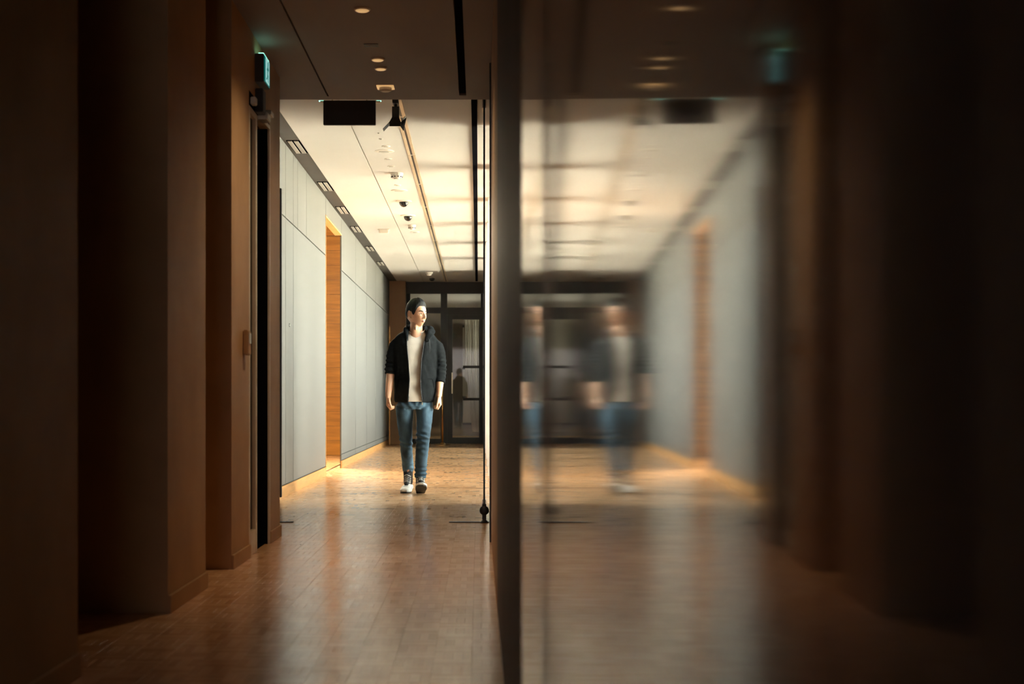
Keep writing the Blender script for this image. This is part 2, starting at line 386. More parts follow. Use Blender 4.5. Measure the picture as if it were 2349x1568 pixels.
# windows on the right: deep white fins, full height panes
edges = [11.4 + 2.2 * k for k in range(7)]
for k, y in enumerate(edges):
    struct('trim_%d' % (10 + k), M['white'], (XG, 0.24, y - .14, y + .14, -.02, CF + .3), label='white upright fin between windows, number %d from the near end of the corridor' % (k + 1), cat='trim')
for k, y in enumerate(edges):
    struct('trim_%d' % (20 + k), M['fin'], (0.70, 5.5, y - .14, y + .14, -.20, 1.0), label='unseen low dark baffle added outside, number %d from the near end of the corridor' % (k + 1), cat='trim')  # added out of view to narrow the ground light reaching the ceiling
for k, y in ((0, 11.26), (6, 24.74)):
    struct('wall_light_block', M['fin'], (0.20, 4.0, y - .14, y + .14, -.2, CF + .4), label='unseen dark baffle wall added outside %s window' % ('before the first' if k == 0 else 'after the last'), cat='wall')  # added to cut off the light sharply at both window ends
for k in range(6):
    y0, y1 = edges[k] + .14, edges[k + 1] - .14
    w = empty('window_%d' % (k + 1), (0.222, (y0 + y1) / 2, 0), kind='structure', label='tall corridor window, number %d along the right side' % (k + 1), cat='window')
    hw = (y1 - y0) / 2
    MB().box(0, .018, -hw, -hw + .012, 0, CF).box(0, .018, hw - .012, hw, 0, CF).box(0, .018, -hw + .012, hw - .012, 0, .02).box(0, .018, -hw + .012, hw - .012, CF - .02, CF).build('window_frame', M['white'], w)
    MB().box(.008, .013, -hw + .012, hw - .012, .02, CF - .02).build('pane', M['glass'], w)
struct('ceiling', M['ceil_far'], (0.5, 0.7, 8.4, 27, CF, CF + .4), label='white lintel strip over the windows', cat='ceiling')
struct('ground', M['pave'], (0.70, 60, -30, 70, -0.30, -0.12), label='pale paved ground outside the windows', cat='ground')

# far end: pilaster, black framed glazed doors, room behind
FY = 27.0
struct('wall_end', M['beige'], (-1.67, -1.366, 26.72, FY + .1, 0, CF), label='beige pilaster at the far left corner of the corridor', cat='wall')
struct('trim_4', M['brass'], (-1.672, -1.652, 26.66, 26.70, 0, 2.2), label='thin brass strip in the far left corner', cat='trim')
def W(x): return (x - 1097) * FY / 3262.5
def H(y): return 0.845 + (915 - y) * FY / 3262.5
d1 = empty('door_1', (0, FY, 0), kind='structure', label='black framed glass doors closing the far end of the corridor', cat='door')
def dpart(name, m, x0, x1, y0, y1, dep=(0, .07), parent=None):
    return MB().box(W(x0), W(x1), dep[0], dep[1], max(0, H(y1)), H(y0)).build(name, m, parent or d1, bevel=.003)
dpart('head_beam', M['charcoal'], 932, 1112, 646, 673, (-.04, .1))
dpart('post', M['black'], 932, 941, 673, 1020); dpart('post', M['black'], 1011, 1026, 673, 1020, (-.02, .07)); dpart('post', M['black'], 1103, 1112, 673, 1020)
dpart('rail', M['black'], 941, 1011, 705, 718); dpart('rail', M['black'], 1026, 1103, 705, 722)
dpart('pane', M['glass'], 941, 1011, 673, 705, (.03, .036)); dpart('pane', M['glass'], 1026, 1103, 673, 705, (.03, .036))
dpart('pane', M['glass'], 941, 1011, 718, 1008, (.03, .036)); dpart('rail', M['black'], 941, 1011, 1006, 1020)
leaf = dpart('door_leaf', M['black'], 1026, 1038, 722, 1018, (.01, .06))
MB().box(W(1099), W(1103), .01, .06, 0, H(722)).box(W(1038), W(1099), .01, .06, 0.0, H(1003)).box(W(1038), W(1099), .01, .06, H(732), H(722)).build('leaf_frame', M['black'], leaf)
MB().box(W(1038), W(1099), .03, .036, H(1003), H(732)).build('glass_pane', M['glass'], leaf)
for yy in (841, 915): MB().box(W(1062), W(1099), .024, .045, H(yy + 3), H(yy - 3)).build('glazing_bar', M['black'], leaf)
MB().box(W(1036), W(1038.5), -.06, -.03, .95, 1.35).box(W(1036.5), W(1038), -.03, .01, .97, 1.0).box(W(1036.5), W(1038), -.03, .01, 1.30, 1.33).build('handle', M['steel'], leaf)
struct('wall_end', M['ceil_near'], (-1.366, 0.70, FY, FY + .12, H(646), CF + .3), label='brown header above the glass doors', cat='wall')
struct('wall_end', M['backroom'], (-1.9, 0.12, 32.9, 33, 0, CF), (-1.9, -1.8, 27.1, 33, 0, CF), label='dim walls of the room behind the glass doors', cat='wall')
struct('ceiling', M['ceil_far'], (-1.9, 0.7, 27.12, 33, 2.95, CF + .3), label='white ceiling of the room behind the glass doors', cat='ceiling')
w = empty('window_7', (-0.06, 32.88, 0), kind='structure', label='tall blind covered window seen through the far door', cat='window')
MB().box(-.30, .16, -.02, 0, 0.25, 2.55).build('blind', M['curtain'], w)
for zz in (.25, 0.86, 1.53, 2.5): MB().box(-.30, .16, -.05, -.02, zz, zz + .05).build('glazing_bar', M['black'], w)
# curtain gathered behind the right leaf
def curtain():
    mb = MB(); n = 40; rows = []
    for (zz, x0, x1) in ((.18, -.12, .06), (.6, -.17, .06), (1.0, -.23, .06), (1.5, -.27, .06), (2.46, -.285, .06)):
        rows.append([(x0 + (x1 - x0) * k / n, 0.025 * math.sin(k * 1.35) + .008 * math.sin(k * 3.1), zz) for k in range(n + 1)])
    mb.loft(rows, cap=False, closed=False)
    o = mb.build('curtain', M['curtain'], smooth=True); o.location = (0, 29.0, 0)
    s = o.modifiers.new('thick', 'SOLIDIFY'); s.thickness = .004
    tag(o, 'pale curtain hanging behind the far glass door', 'curtain')
curtain()
area_light('back_room_fill', (0.35, 29.5, 2.0), (0, R(80), 0), 1.2, 2.0, 18, (1.0, 0.88, 0.70))  # unseen light added to brighten the curtain and transom panes

# ------------------------------------------------------------------ left side door in the near wall
d2 = empty('door_2', (XL, 7.60, 0), kind='structure', label='narrow dark glazed side door with steel frame in the brown wall', cat='door')
def b2(name, m, *bx, parent=d2, bevel=.002):
    mb = MB()
    for b in bx: mb.box(*b)
    return mb.build(name, m, parent, bevel=bevel)
lf = b2('door_leaf', M['alu'], (-.05, .0, .0, .045, 0.0, 2.42), (-.05, .0, .235, .285, 0, 2.42), (-.05, 0, .045, .235, 0, .13), (-.05, 0, .045, .235, 2.385, 2.42))
b2('glass_pane', M['doorglass'], (-.03, -.02, .045, .235, .13, 2.385), parent=lf)
b2('door_leaf', M['doorglass'], (-.16, -.13, .285, .72, .0, 2.40))
b2('jamb', M['alu'], (-.14, .006, .715, .74, 0, 2.42)); b2('head', M['alu'], (-.05, .006, .43, .74, 2.42, 2.445))
b2('dark_reveal_sheet', M['blackmatte'], (-.30, -.006, .700, .714, .0, 2.42), bevel=0)  # black sheet added to put the doorway's darkness into colour
b2('head_box', M['blackmatte'], (-.12, -.002, .0, .74, 2.445, 2.50))
arm = b2('door_closer', M['steel'], (-.0, .055, .30, .42, 2.40, 2.44), (.0, .03, .04, .10, 2.43, 2.47), bevel=.004)
b2('closer_arm', M['steel'], (.015, .05, .47, .58, 2.46, 2.485), parent=arm)
b2('bracket', M['black'], (.0, .045, .2, .30, 2.42, 2.55), bevel=.004)
struct('floor', M['blackmatte'], (-1.62, XL - .02, 7.60, 8.34, -.012, .004), label='dark sill inside the side door', cat='floor')
ic = empty('card_reader', (XL, 7.44, 1.14), label='small brown card reader box on the wall left of the side door', cat='card reader')
MB().box(0, .03, -.045, .045, -.065, .065).build('housing', M['brown'], ic, bevel=.006)
MB().box(.03, .034, -.03, .03, -.005, .05).build('reader_face', M['steel'], ic, bevel=.001)
# lit exit sign above the door
ex = empty('exit_sign', (XL, 7.90, 2.662), label='lit green and white exit sign on the left wall above the side door', cat='exit sign')
MB().box(0, .05, -.105, .105, -.078, .078).build('housing', M['charcoal'], ex, bevel=.003)
MB().box(.05, .053, -.096, .096, -.070, .070).build('lit_face', M['exit_green'], ex)
MB().box(.053, .055, -.058, .066, -.064, .064).build('white_field', M['exit_white'], ex)
def man(face_x):
    mb = MB()
    mb.lathe([(.013, 0), (.013, .0015)], (face_x, .012, .043), 12, 'x')
    def bar(a, b, w):
        a = Vector(a); b = Vector(b); d = (b - a).normalized(); n = Vector((-d.y, d.x)) * w / 2
        q = [a + n, b + n, b - n, a - n]
        mb.add([(face_x, p.x, p.y) for p in q] + [(face_x + .0015, p.x, p.y) for p in q], [(0, 1, 2, 3), (4, 5, 6, 7), (0, 1, 5, 4), (1, 2, 6, 5), (2, 3, 7, 6), (3, 0, 4, 7)])
    bar((.008, .03), (-.004, -.012), .022); bar((.008, .026), (.036, .012), .009); bar((.004, .022), (-.024, .006), .009)
    bar((-.002, -.012), (.026, -.03), .011); bar((.026, -.03), (.020, -.058), .010); bar((-.004, -.012), (-.016, -.042), .011); bar((-.016, -.042), (-.044, -.048), .010)
    return mb
man(.055).build('running_figure', M['exit_green'], ex)
MB().box(.02, .048, -.10, .10, .078, .081).build('top_lens', M['exit_lamp'], ex)

# ------------------------------------------------------------------ ceiling fittings
def disc(name, x, y, zc, r, h, m, label, cat, group=None):
    t = empty(name, (x, y, zc), label=label, cat=cat, group=group)
    return t
ordn = ['nearest', 'second', 'third', 'fourth', 'fifth', 'sixth', 'seventh', 'eighth', 'ninth']
# near ceiling downlights
for k, (x, y, r) in enumerate(((-.59, 7.24, .042), (-.587, 8.30, .041), (-.585, 8.53, .038))):
    t = empty('downlight', (x, y, CN), label='small warm round downlight in the dark ceiling, %s from the camera' % ordn[k], cat='downlight', group='downlights in the dark ceiling')
    MB().lathe([(r, 0), (r * 1.0, -.004), (r * .86, -.009)], n=20).build('rim', M['cream'], t, smooth=False)
    MB().lathe([(r * .84, -.009), (r * .7, -.0125), (r * .3, -.0145)], n=20).build('lens', M['lamp'], t, smooth=True)
    sl = bpy.data.lights.new('downlight_beam', 'SPOT'); sl.energy = 40 if k == 0 else 7; sl.color = (1.0, 0.68, 0.38); sl.spot_size = R(130); sl.spot_blend = 1.0; sl.shadow_soft_size = .04
    so = bpy.data.objects.new('downlight_beam', sl); COL.objects.link(so); so.parent = t; so.location = (0, 0, -.03)
t = empty('ceiling_sensor', (-.59, 9.06, CN), label='square ceiling sensor plate made to glow amber with round cap just before the beam', cat='sensor')
MB().box(-.055, .055, -.07, .05, -.006, 0).build('plate', M['lamp'], t, bevel=.002)  # sensor is no lamp; its amber shine is put in as glow
MB().lathe([(.04, -.006), (.04, -.022), (.026, -.03)], (0, -.01, 0), 20).build('cap', M['cream'], t, smooth=False)
MB().box(-.02, .02, .02, .03, -.009, -.006).build('slot', M['black'], t)
t = empty('ceiling_grille', (-.60, 7.98, CN), label='small dark flush grille between the near downlights', cat='grille')
MB().box(-.04, .04, -.03, .03, -.004, 0).build('plate', M['charcoal'], t)
MB().box(-.034, .034, -.004, .004, -.007, -.004).build('slot', M['black'], t)
# linear slots and tracks
t = MB().box(-.122, -.080, -3, 9.29, CN + .012, CN + .03).build('ceiling_slot', M['blackmatte']); tag(t, 'long black slot diffuser in the dark near ceiling', 'ceiling slot')
t = MB().box(-.052, -.008, 9.45, 26.6, CF - .018, CF).build('ceiling_slot', M['blackmatte'], bevel=.002); tag(t, 'long black linear slot under the white ceiling beside the windows', 'ceiling slot')
lt = empty('light_track', (-.605, 9.45, CF), label='champagne aluminium lighting track along the white ceiling', cat='light track')
segs = [0.0]
while segs[-1] < 17: segs.append(segs[-1] + 1.75)
for a in segs[:-1]:
    b = min(a + 1.74, 17.4)
    MB().box(-.036, -.009, a, b, -.005, 0).box(.009, .036, a, b, -.005, 0).build('rail', M['alu'], lt, bevel=.002)
    MB().box(-.009, .009, a + .03, b - .03, -.0025, 0).build('slot', M['charcoal'], lt)
# spotlight on track
sp = empty('spotlight', (-.612, 10.55, CF - .005), label='black track spotlight with barn doors hanging near the beam', cat='spotlight')
MB().box(-.022, .022, -.06, .06, -.03, 0).build('track_adapter', M['charcoal'], sp, bevel=.003)
MB().lathe([(.012, -.03), (.012, -.055)], n=12).build('stem', M['black'], sp)
MB().loft([[(x * .026, y * .026, zz) for x, y in ((-1, -1), (1, -1), (1, 1), (-1, 1))] for zz in (-.05, -.13)] +
          [[(x * w - .002, y * w, zz) for x, y in ((-1, -1), (1, -1), (1, 1), (-1, 1))] for zz, w in ((-.175, .046), (-.18, .044))]).build('lamp_body', M['charcoal'], sp, bevel=.002)
def flap(pts): 
    n = (Vector(pts[1]) - Vector(pts[0])).cross(Vector(pts[2]) - Vector(pts[0])).normalized() * .002
    v = [Vector(p) for p in pts] + [Vector(p) + n for p in pts]
    MB().add(v, [(0, 1, 2, 3), (4, 5, 6, 7), (0, 1, 5, 4), (1, 2, 6, 5), (2, 3, 7, 6), (3, 0, 4, 7)]).build('barn_door', M['black'], sp)
flap([(-.045, -.045, -.172), (-.045, .045, -.172), (-.092, .05, -.222), (-.092, -.05, -.222)])
flap([(.045, -.045, -.16), (.045, .045, -.16), (.072, .05, -.125), (.072, -.05, -.125)])
flap([(.030, -.045, -.178), (.030, .045, -.178), (.056, .055, -.215), (.084, -.05, -.135)])
flap([(-.04, -.046, -.178), (.04, -.046, -.178), (.042, -.075, -.205), (-.042, -.075, -.205)])
# hanging exit sign seen from behind
hs = empty('exit_sign', (-.895, 9.9, CF), label='dark blank back of the exit sign hanging from the ceiling past the beam', cat='exit sign')
MB().box(-.182, .182, -.015, .015, -.315, -.145).build('housing', M['charcoal'], hs, bevel=.003)
MB().box(-.17, .17, .015, .018, -.305, -.155).build('lit_face', M['exit_green'], hs)
MB().box(-.08, .08, .018, .020, -.295, -.165).build('white_field', M['exit_white'], hs)
MB().tube([(-.205, 0, -.150), (.215, 0, -.150)], .006, 10).build('cross_rod', M['steel'], hs)
for q in (-.12, .12): MB().tube([(q, 0, 0), (q, 0, -.146)], .004, 8).build('hanger', M['steel'], hs)
for q in (-.215, .186): MB().box(q, q + .033, .005, .02, -.147, -.141).build('end_lens', M['exit_lamp'], hs)
# flush discs and detectors along the white ceiling
for k, (y, x, r) in enumerate(((11.86, -.83, .010), (12.13, -.83, .018), (12.49, -.81, .038), (12.74, -.84, .088), (13.14, -.83, .036), (13.56, -.83, .036), (14.75, -.835, .036), (15.15, -.84, .09), (18.9, -.84, .06))):
    t = empty('ceiling_disc', (x, y, CF), label='small flush white ceiling disc, %s counting away from the beam' % ordn[k], cat='ceiling disc', group='flush ceiling discs')
    MB().lathe([(r, 0), (r, -.003), (r * .8, -.006)], n=18).build('rim', M['cream'], t)
    MB().lathe([(r * .6, -.006), (r * .5, -.009)], n=14).build('centre', M['slat'], t)
def detector(x, y, r, label, k=0):
    t = empty('smoke_detector', (x, y, CF), label=label, cat='smoke detector', group='smoke detectors on the white ceiling')
    MB().lathe([(r, 0), (r, -.012), (r * .93, -.02), (r * .8, -.045), (r * .7, -.05)], n=24).build('housing', M['cream'], t)
    vb = MB()
    for q in range(10):
        a = 2 * math.pi * q / 10
        vb.box(*(lambda c, s: (c - .006, c + .006, s - .006, s + .006, -.043, -.033))(r * .84 * math.cos(a), r * .84 * math.sin(a)))
    tag(vb.build('vent_slots', M['black'], t), kind='stuff')
    MB().lathe([(r * .5, -.05), (r * .42, -.06)], n=18).build('cap', M['cream'], t)
detector(-.80, 13.98, .062, 'round smoke detector on the white ceiling in front of the camera domes')
detector(-.845, 18.15, .05, 'small smoke detector just behind the two camera domes')
detector(-.86, 24.9, .07, 'far smoke detector near the glass doors')
for k, (x, y) in enumerate(((-.836, 15.95), (-.849, 17.2))):
    t = empty('camera_dome', (x, y, CF), label=('nearer' if k == 0 else 'farther') + ' black half dome security camera on the white ceiling', cat='security camera', group='camera domes')
    MB().lathe([(.09, 0), (.09, -.008), (.07, -.012)], n=28).build('base_ring', M['cream'], t)
    MB().lathe([(.052 * math.cos(R(a)), -.012 - .056 * math.sin(R(a))) for a in range(0, 86, 9)], n=28).build('dome', M['dome'], t, smooth=True)
t = empty('ceiling_box', (-1.235, 18.6, CF), label='small cream box on the white ceiling left of the thin joint', cat='sensor')
MB().box(-.075, .075, -.05, .05, -.01, 0).build('base', M['cream'], t, bevel=.002)
MB().box(-.062, .062, -.04, .04, -.055, -.01).build('housing', M['cream'], t, bevel=.006)
t = empty('ceiling_lamp', (-.846, 26.1, CF), label='small dark ceiling fitting just before the doors', cat='ceiling lamp')
MB().lathe([(.05, 0), (.05, -.03), (.03, -.05)], n=16).build('housing', M['charcoal'], t)
MB().lathe([(.028, -.05), (.02, -.055)], n=12).build('lens', M['black'], t)
# slot vents in the dark strip
for k, (y0, y1) in enumerate(((12.22, 12.84), (14.55, 15.15), (16.42, 17.02), (18.30, 18.9), (20.7, 21.3), (23.0, 23.6))):
    t = empty('ceiling_vent', (-1.595, y0, CF + .004), label='slot vent in the dark ceiling strip, %s counting from the beam' % ordn[k], cat='vent', group='slot vents in the dark strip')
    l = y1 - y0
    MB().box(-.056, .058, 0, l, -.004, 0).build('backing', M['blackmatte'], t)
    for x in (-.046, .008): MB().box(x, x + .036, .01, l - .01, -.010, -.004).build('slat', M['slat'], t)

# ------------------------------------------------------------------ glass door, floor plates, black post
gd = empty('glass_door', (0.041, 9.72, 0), label='frameless glass door standing open edge-on beside the right wall', cat='glass door')
MB().box(-.004, .004, .012, .95, .03, CF - .05).build('glass_pane', M['glass'], gd)
MB().box(-.0062, .0062, 0, .012, .10, CF - .05).build('edge_strip', M['glass_edge'], gd)
MB().box(-.013, -.0068, .0, .16, 2.835, 2.95).box(.0068, .013, 0, .16, 2.835, 2.95).build('top_clamp', M['steel'], gd, bevel=.001)
MB().box(-.014, .014, -.012, .16, .02, .13).build('bottom_clamp', M['black'], gd, bevel=.003)
MB().lathe([(.010, -.016), (.030, -.012), (.033, .0), (.030, .012), (.010, .016)], (0, .0, .085), 20, 'y').build('lock_knob', M['black'], gd, smooth=True)
MB().box(-.013, -.007, -.004, .14, .13, .155).box(.007, .013, -.004, .14, .13, .155).build('clamp_plate', M['steel'], gd, bevel=.001)
MB().lathe([(.028, 0.001), (.028, .006), (.014, .02)], (0, 0, 0), 20).build('pivot_foot', M['black'], gd)
for x0, x1, lb in ((-1.62, -1.268, 'short dark metal floor plate by the left wall end'), (-.20, .075, 'dark metal floor plate under the open glass door')):
    t = MB().box(x0, x1, 9.735, 9.775, 0.001, .006).build('floor_plate', M['black'], bevel=.001); tag(t, lb, 'floor plate')
t = empty('door_post', (-1.70, 11.86, 0), label='tall black post standing at the near end of the grey wall', cat='post')
MB().box(-.12, .062, -.02, .02, 0.028, 2.60).build('shaft', M['black'], t, bevel=.003)
MB().box(-.10, .03, -.016, .016, 0.0, .028).build('foot', M['black'], t)
t = empty('lock_plate', (XW, 12.60, 1.50), label='tiny dark lock on the grey panel near the black post', cat='lock')
MB().box(0, .003, -.014, .014, -.016, .016).build('plate', M['charcoal'], t)
MB().box(.003, .005, -.010, .010, -.004, .004).build('keyway', M['white'], t)
# brass stand near the doors
t = empty('stanchion', (-.655, 26.1, 0), label='slim brass post stand with round base in front of the glass doors', cat='stanchion')
MB().lathe([(.15, 0.001), (.15, .012), (.06, .022), (.028, .05)], n=28).build('base', M['brass'], t)
MB().lathe([(.017, .05), (.017, 1.42)], n=16).build('pole', M['brass'], t, smooth=True)
MB().lathe([(.02, 1.42), (.032, 1.44), (.032, 1.46), (.01, 1.48)], n=16).build('finial', M['brass'], t)

# ------------------------------------------------------------------ person
person = empty('person', (-.553, 12.64, 0), label='young man in open charcoal hoodie, white t-shirt and blue jeans walking down the corridor', cat='person')

def apply_mods(o):
    dg = bpy.context.evaluated_depsgraph_get(); dg.update()
    me = bpy.data.meshes.new_from_object(o.evaluated_get(dg)); o.modifiers.clear()
    old = o.data; o.data = me; bpy.data.meshes.remove(old)
    return o
def fuse(o, vox, smooth=4, fac=0.5):
    r = o.modifiers.new('r', 'REMESH'); r.mode = 'VOXEL'; r.voxel_size = vox; r.use_smooth_shade = True
    if smooth:
        s = o.modifiers.new('s', 'SMOOTH'); s.iterations = smooth; s.factor = fac
    return apply_mods(o)
def displace(o, fn):
    me = o.data; n = len(me.vertices); 
    nor = [v.normal.copy() for v in me.vertices]
    for i, v in enumerate(me.vertices):
        d = fn(v.co, nor[i])
        v.co = v.co + nor[i] * d
    me.update()

def twist(o, k=.38):
    # the chest is turned towards the windows: slide front/back with x
    for v in o.data.vertices:
        z = v.co.z
        v.co.y += v.co.x * k * sm(.55, .85, z) * (1 - sm(1.46, 1.55, z))
    for ch in o.children: twist(ch, k)
# ---- head (local frame: F forward, R the person's left = viewer right when facing camera, U up)
HC = Vector((0.003, 0.0, 1.602)); TURN = R(50)
fwd = Vector((math.sin(TURN), -math.cos(TURN), 0)); side = Vector((math.cos(TURN), math.sin(TURN), 0)); up = Vector((0, 0, 1))
tilt = Matrix.Rotation(R(2), 3, side)
def to_body(f, r, u):
    v = fwd * f + side * r + up * u
    return HC + tilt @ v
def g(x, s): return math.exp(-(x / s) ** 2)
def sm(a, b, x):
    t = max(0, min(1, (x - a) / (b - a))); return t * t * (3 - 2 * t)
def head_pt(az, el, off=0.0):
    """az 0 = front, + towards side; el elevation"""
    ce, se = math.cos(el), math.sin(el)
    f, r, u = ce * math.cos(az), ce * math.sin(az), se
    W_, D_, H_ = .0755, .096, .1215
    low = sm(0.05, -0.95, u)
    wid = W_ * (1 - .30 * low) * (1 + .04 * g(u - .35, .4))
    fr = D_ * (.97 if f > 0 else 1.02)
    p = [f * fr, r * wid, u * H_]
    # squarer face front, jaw forward, occiput tucked
    if f > 0: p[0] = fr * (abs(f) ** .82) * (1 if f > 0 else -1)
    p[0] += .016 * low * max(0, f) - .0 
    if f < 0: p[0] *= (1 - .45 * sm(-.2, -.9, u))
    if u > .3 and f > 0: p[0] -= .012 * sm(.3, .9, u) * f
    if f > 0:
        rr, uu = p[1], p[2]
        fm = sm(0.15, .5, f)
        # nose
        nl = sm(.022, -.030, uu) * sm(-.052, -.036, uu)
        p[0] += fm * .023 * nl * g(rr, .0095 + .006 * sm(.0, -.04, uu))
        p[0] += fm * .005 * g(uu + .037, .008) * (g(rr - .013, .007) + g(rr + .013, .007))
        # brow, sockets, cheeks, lips, chin
        p[0] += fm * .0035 * g(uu - .021, .010) * g(rr, .045)
        p[0] -= fm * .0085 * g(uu - .003, .012) * (g(rr - .032, .018) + g(rr + .032, .018))
        p[0] += fm * .005 * g(uu + .028, .02) * (g(rr - .045, .02) + g(rr + .045, .02))
        p[0] += fm * .006 * g(uu + .066, .012) * g(rr, .024)
        p[0] -= fm * .0032 * g(uu + .0655, .0025) * g(rr, .022)
        p[0] -= fm * .005 * g(uu + .084, .008) * g(rr, .03)
        p[0] += fm * .006 * g(uu + .104, .014) * g(rr, .022)
    if off:
        d = Vector((f, r, u)); d.normalize()
        p = [p[0] + d.x * off, p[1] + d.y * off, p[2] + d.z * off]
    return p
body = MB()
NA, NE = 112, 84
rings = []
for i in range(NE + 1):
    el = -math.pi / 2 + .03 + (math.pi - .06) * i / NE
    rings.append([to_body(*head_pt(2 * math.pi * k / NA, el)) for k in range(NA)])
body.loft(rings)
# ears
for s in (-1, 1):
    c = lambda f, r, u: to_body(f, s * r, u)
    pts = []
    for q in range(13):
        a = R(-70 + q * 24)
        pts.append(c(-.006 - .016 * math.cos(a) * -1 if False else -.012 - .015 * math.cos(a + R(180)) * -1, .079 + .006 * (1 - math.cos(a)) * .5 + .002, -.004 + .028 * math.sin(a)))
    body.tube(pts, .0048, 8)
    body.loft([[c(-.006 + rr_ * .013 * math.cos(2 * math.pi * k / 14), .070 + dd, -.006 + rr_ * .026 * math.sin(2 * math.pi * k / 14)) for k in range(14)] for rr_, dd in ((1, -.006), (1, .006), (.8, .010), (.4, .009))])
    body.ball(c(-.002, .074, -.034), (.008, .008, .009), 10, 8)
# neck + torso + arms + legs core
def ell(cx, cy, z, rx, ry, n=28, dz=0.0):
    return [(cx + rx * math.cos(2 * math.pi * k / n), cy + ry * math.sin(2 * math.pi * k / n), z + dz * math.sin(2 * math.pi * k / n)) for k in range(n)]
body.loft([ell(0, .025, 1.30, .07, .07), ell(0, .022, 1.40, .066, .062), ell(0, .018, 1.44, .058, .058, dz=.01), ell(0.002, .012, 1.49, .054, .056), ell(.004, .006, 1.56, .052, .056)])
body.tube([(0.0, -.038, 1.505), (.0, -.046, 1.485), (.0, -.044, 1.46)], [.006, .012, .006], 10)
body.loft([ell(-.01, .05, .80, .13, .085), ell(-.005, .05, 1.0, .13, .085), ell(0, .05, 1.2, .145, .09), ell(0, .045, 1.33, .14, .08), ell(0, .04, 1.385, .10, .06), ell(0, .03, 1.42, .05, .05)])
LA = [(-.13, .04, 1.345), (-.195, .04, 1.25), (-.212, .045, 1.12), (-.222, .03, 1.07), (-.231, .005, .98), (-.238, -.012, .90), (-.240, -.018, .868)]
RA = [(.13, .04, 1.345), (.195, .05, 1.25), (.213, .055, 1.12), (.212, .04, 1.06), (.209, .02, .99), (.205, .002, .91), (.203, -.006, .872)]
RADS = [.036, .037, .036, .037, .034, .027, .0255]
body.tube(LA, RADS, 18); body.tube(RA, RADS, 18)
def hand(wr, s, up_tilt):
    """s=+1: palm faces +x (viewer-left hand); fingers curl towards the thigh, thumb side towards the camera"""
    w = Vector(wr)
    def T(i, y, z):            # i inward, y front(-)/back(+), z down
        q = Matrix.Rotation(up_tilt, 3, 'Y') @ Vector((i * s, 0, 0)) + Vector((0, y, 0)) + Matrix.Rotation(up_tilt, 3, 'Y') @ Vector((0, 0, z))
        return w + q
    secs = [(.012, 0.0, .0235, .0255), (-.008, 0.0, .021, .027), (-.024, .0, .0185, .031), (-.045, .0, .017, .038), (-.068, .001, .016, .041), (-.082, .002, .0135, .040)]
    body.loft([[T(.002 + tx * math.cos(2 * math.pi * k / 16), cy + ty * math.sin(2 * math.pi * k / 16), z) for k in range(16)] for z, cy, tx, ty in secs])
    for k, (yy, ln) in enumerate(((-.030, .95), (-.0095, 1.04), (.0115, .98), (.0305, .82))):
        r = .0088 if k < 3 else .0078
        K = (0.0, yy, -.078)
        a1, a2, a3 = R(38), R(118), R(175)
        L1, L2, L3 = .042 * ln, .027 * ln, .021 * ln
        p0 = Vector((0, yy, -.060)); p1 = Vector(K)
        p2 = p1 + Vector((math.sin(a1) * L1, 0, -math.cos(a1) * L1))
        p3 = p2 + Vector((math.sin(a2) * L2, 0, -math.cos(a2) * L2))
        p4 = p3 + Vector((math.sin(a3) * L3, 0, -math.cos(a3) * L3))
        body.tube([T(p.x, p.y, p.z) for p in (p0, p1, p1.lerp(p2, .5), p2, p2.lerp(p3, .6), p3, p4)], [r * .9, r * 1.12, r, r * 1.08, r * .95, r, r * .7], 10)
    body.tube([T(*p) for p in ((.006, -.020, -.018), (.014, -.036, -.038), (.022, -.044, -.062), (.031, -.040, -.083), (.036, -.036, -.097))], [.013, .0125, .0105, .0098, .0075], 10)
hand(LA[-1], 1, R(4)); hand(RA[-1], -1, R(-8))
# legs inside the jeans down to the ankles
body.tube([(-.085, .05, .84), (-.095, .05, .65), (-.09, .07, .47), (-.084, .20, .29), (-.080, .31, .10)], [.07, .062, .045, .036, .026], 16)
body.tube([(.07, .05, .84), (.07, .02, .65), (.062, -.02, .49), (.048, -.01, .30), (.033, .022, .10)], [.07, .062, .046, .038, .028], 16)
bo = body.build('body', M['skin'], person)
fuse(bo, .0034, 3, .4)
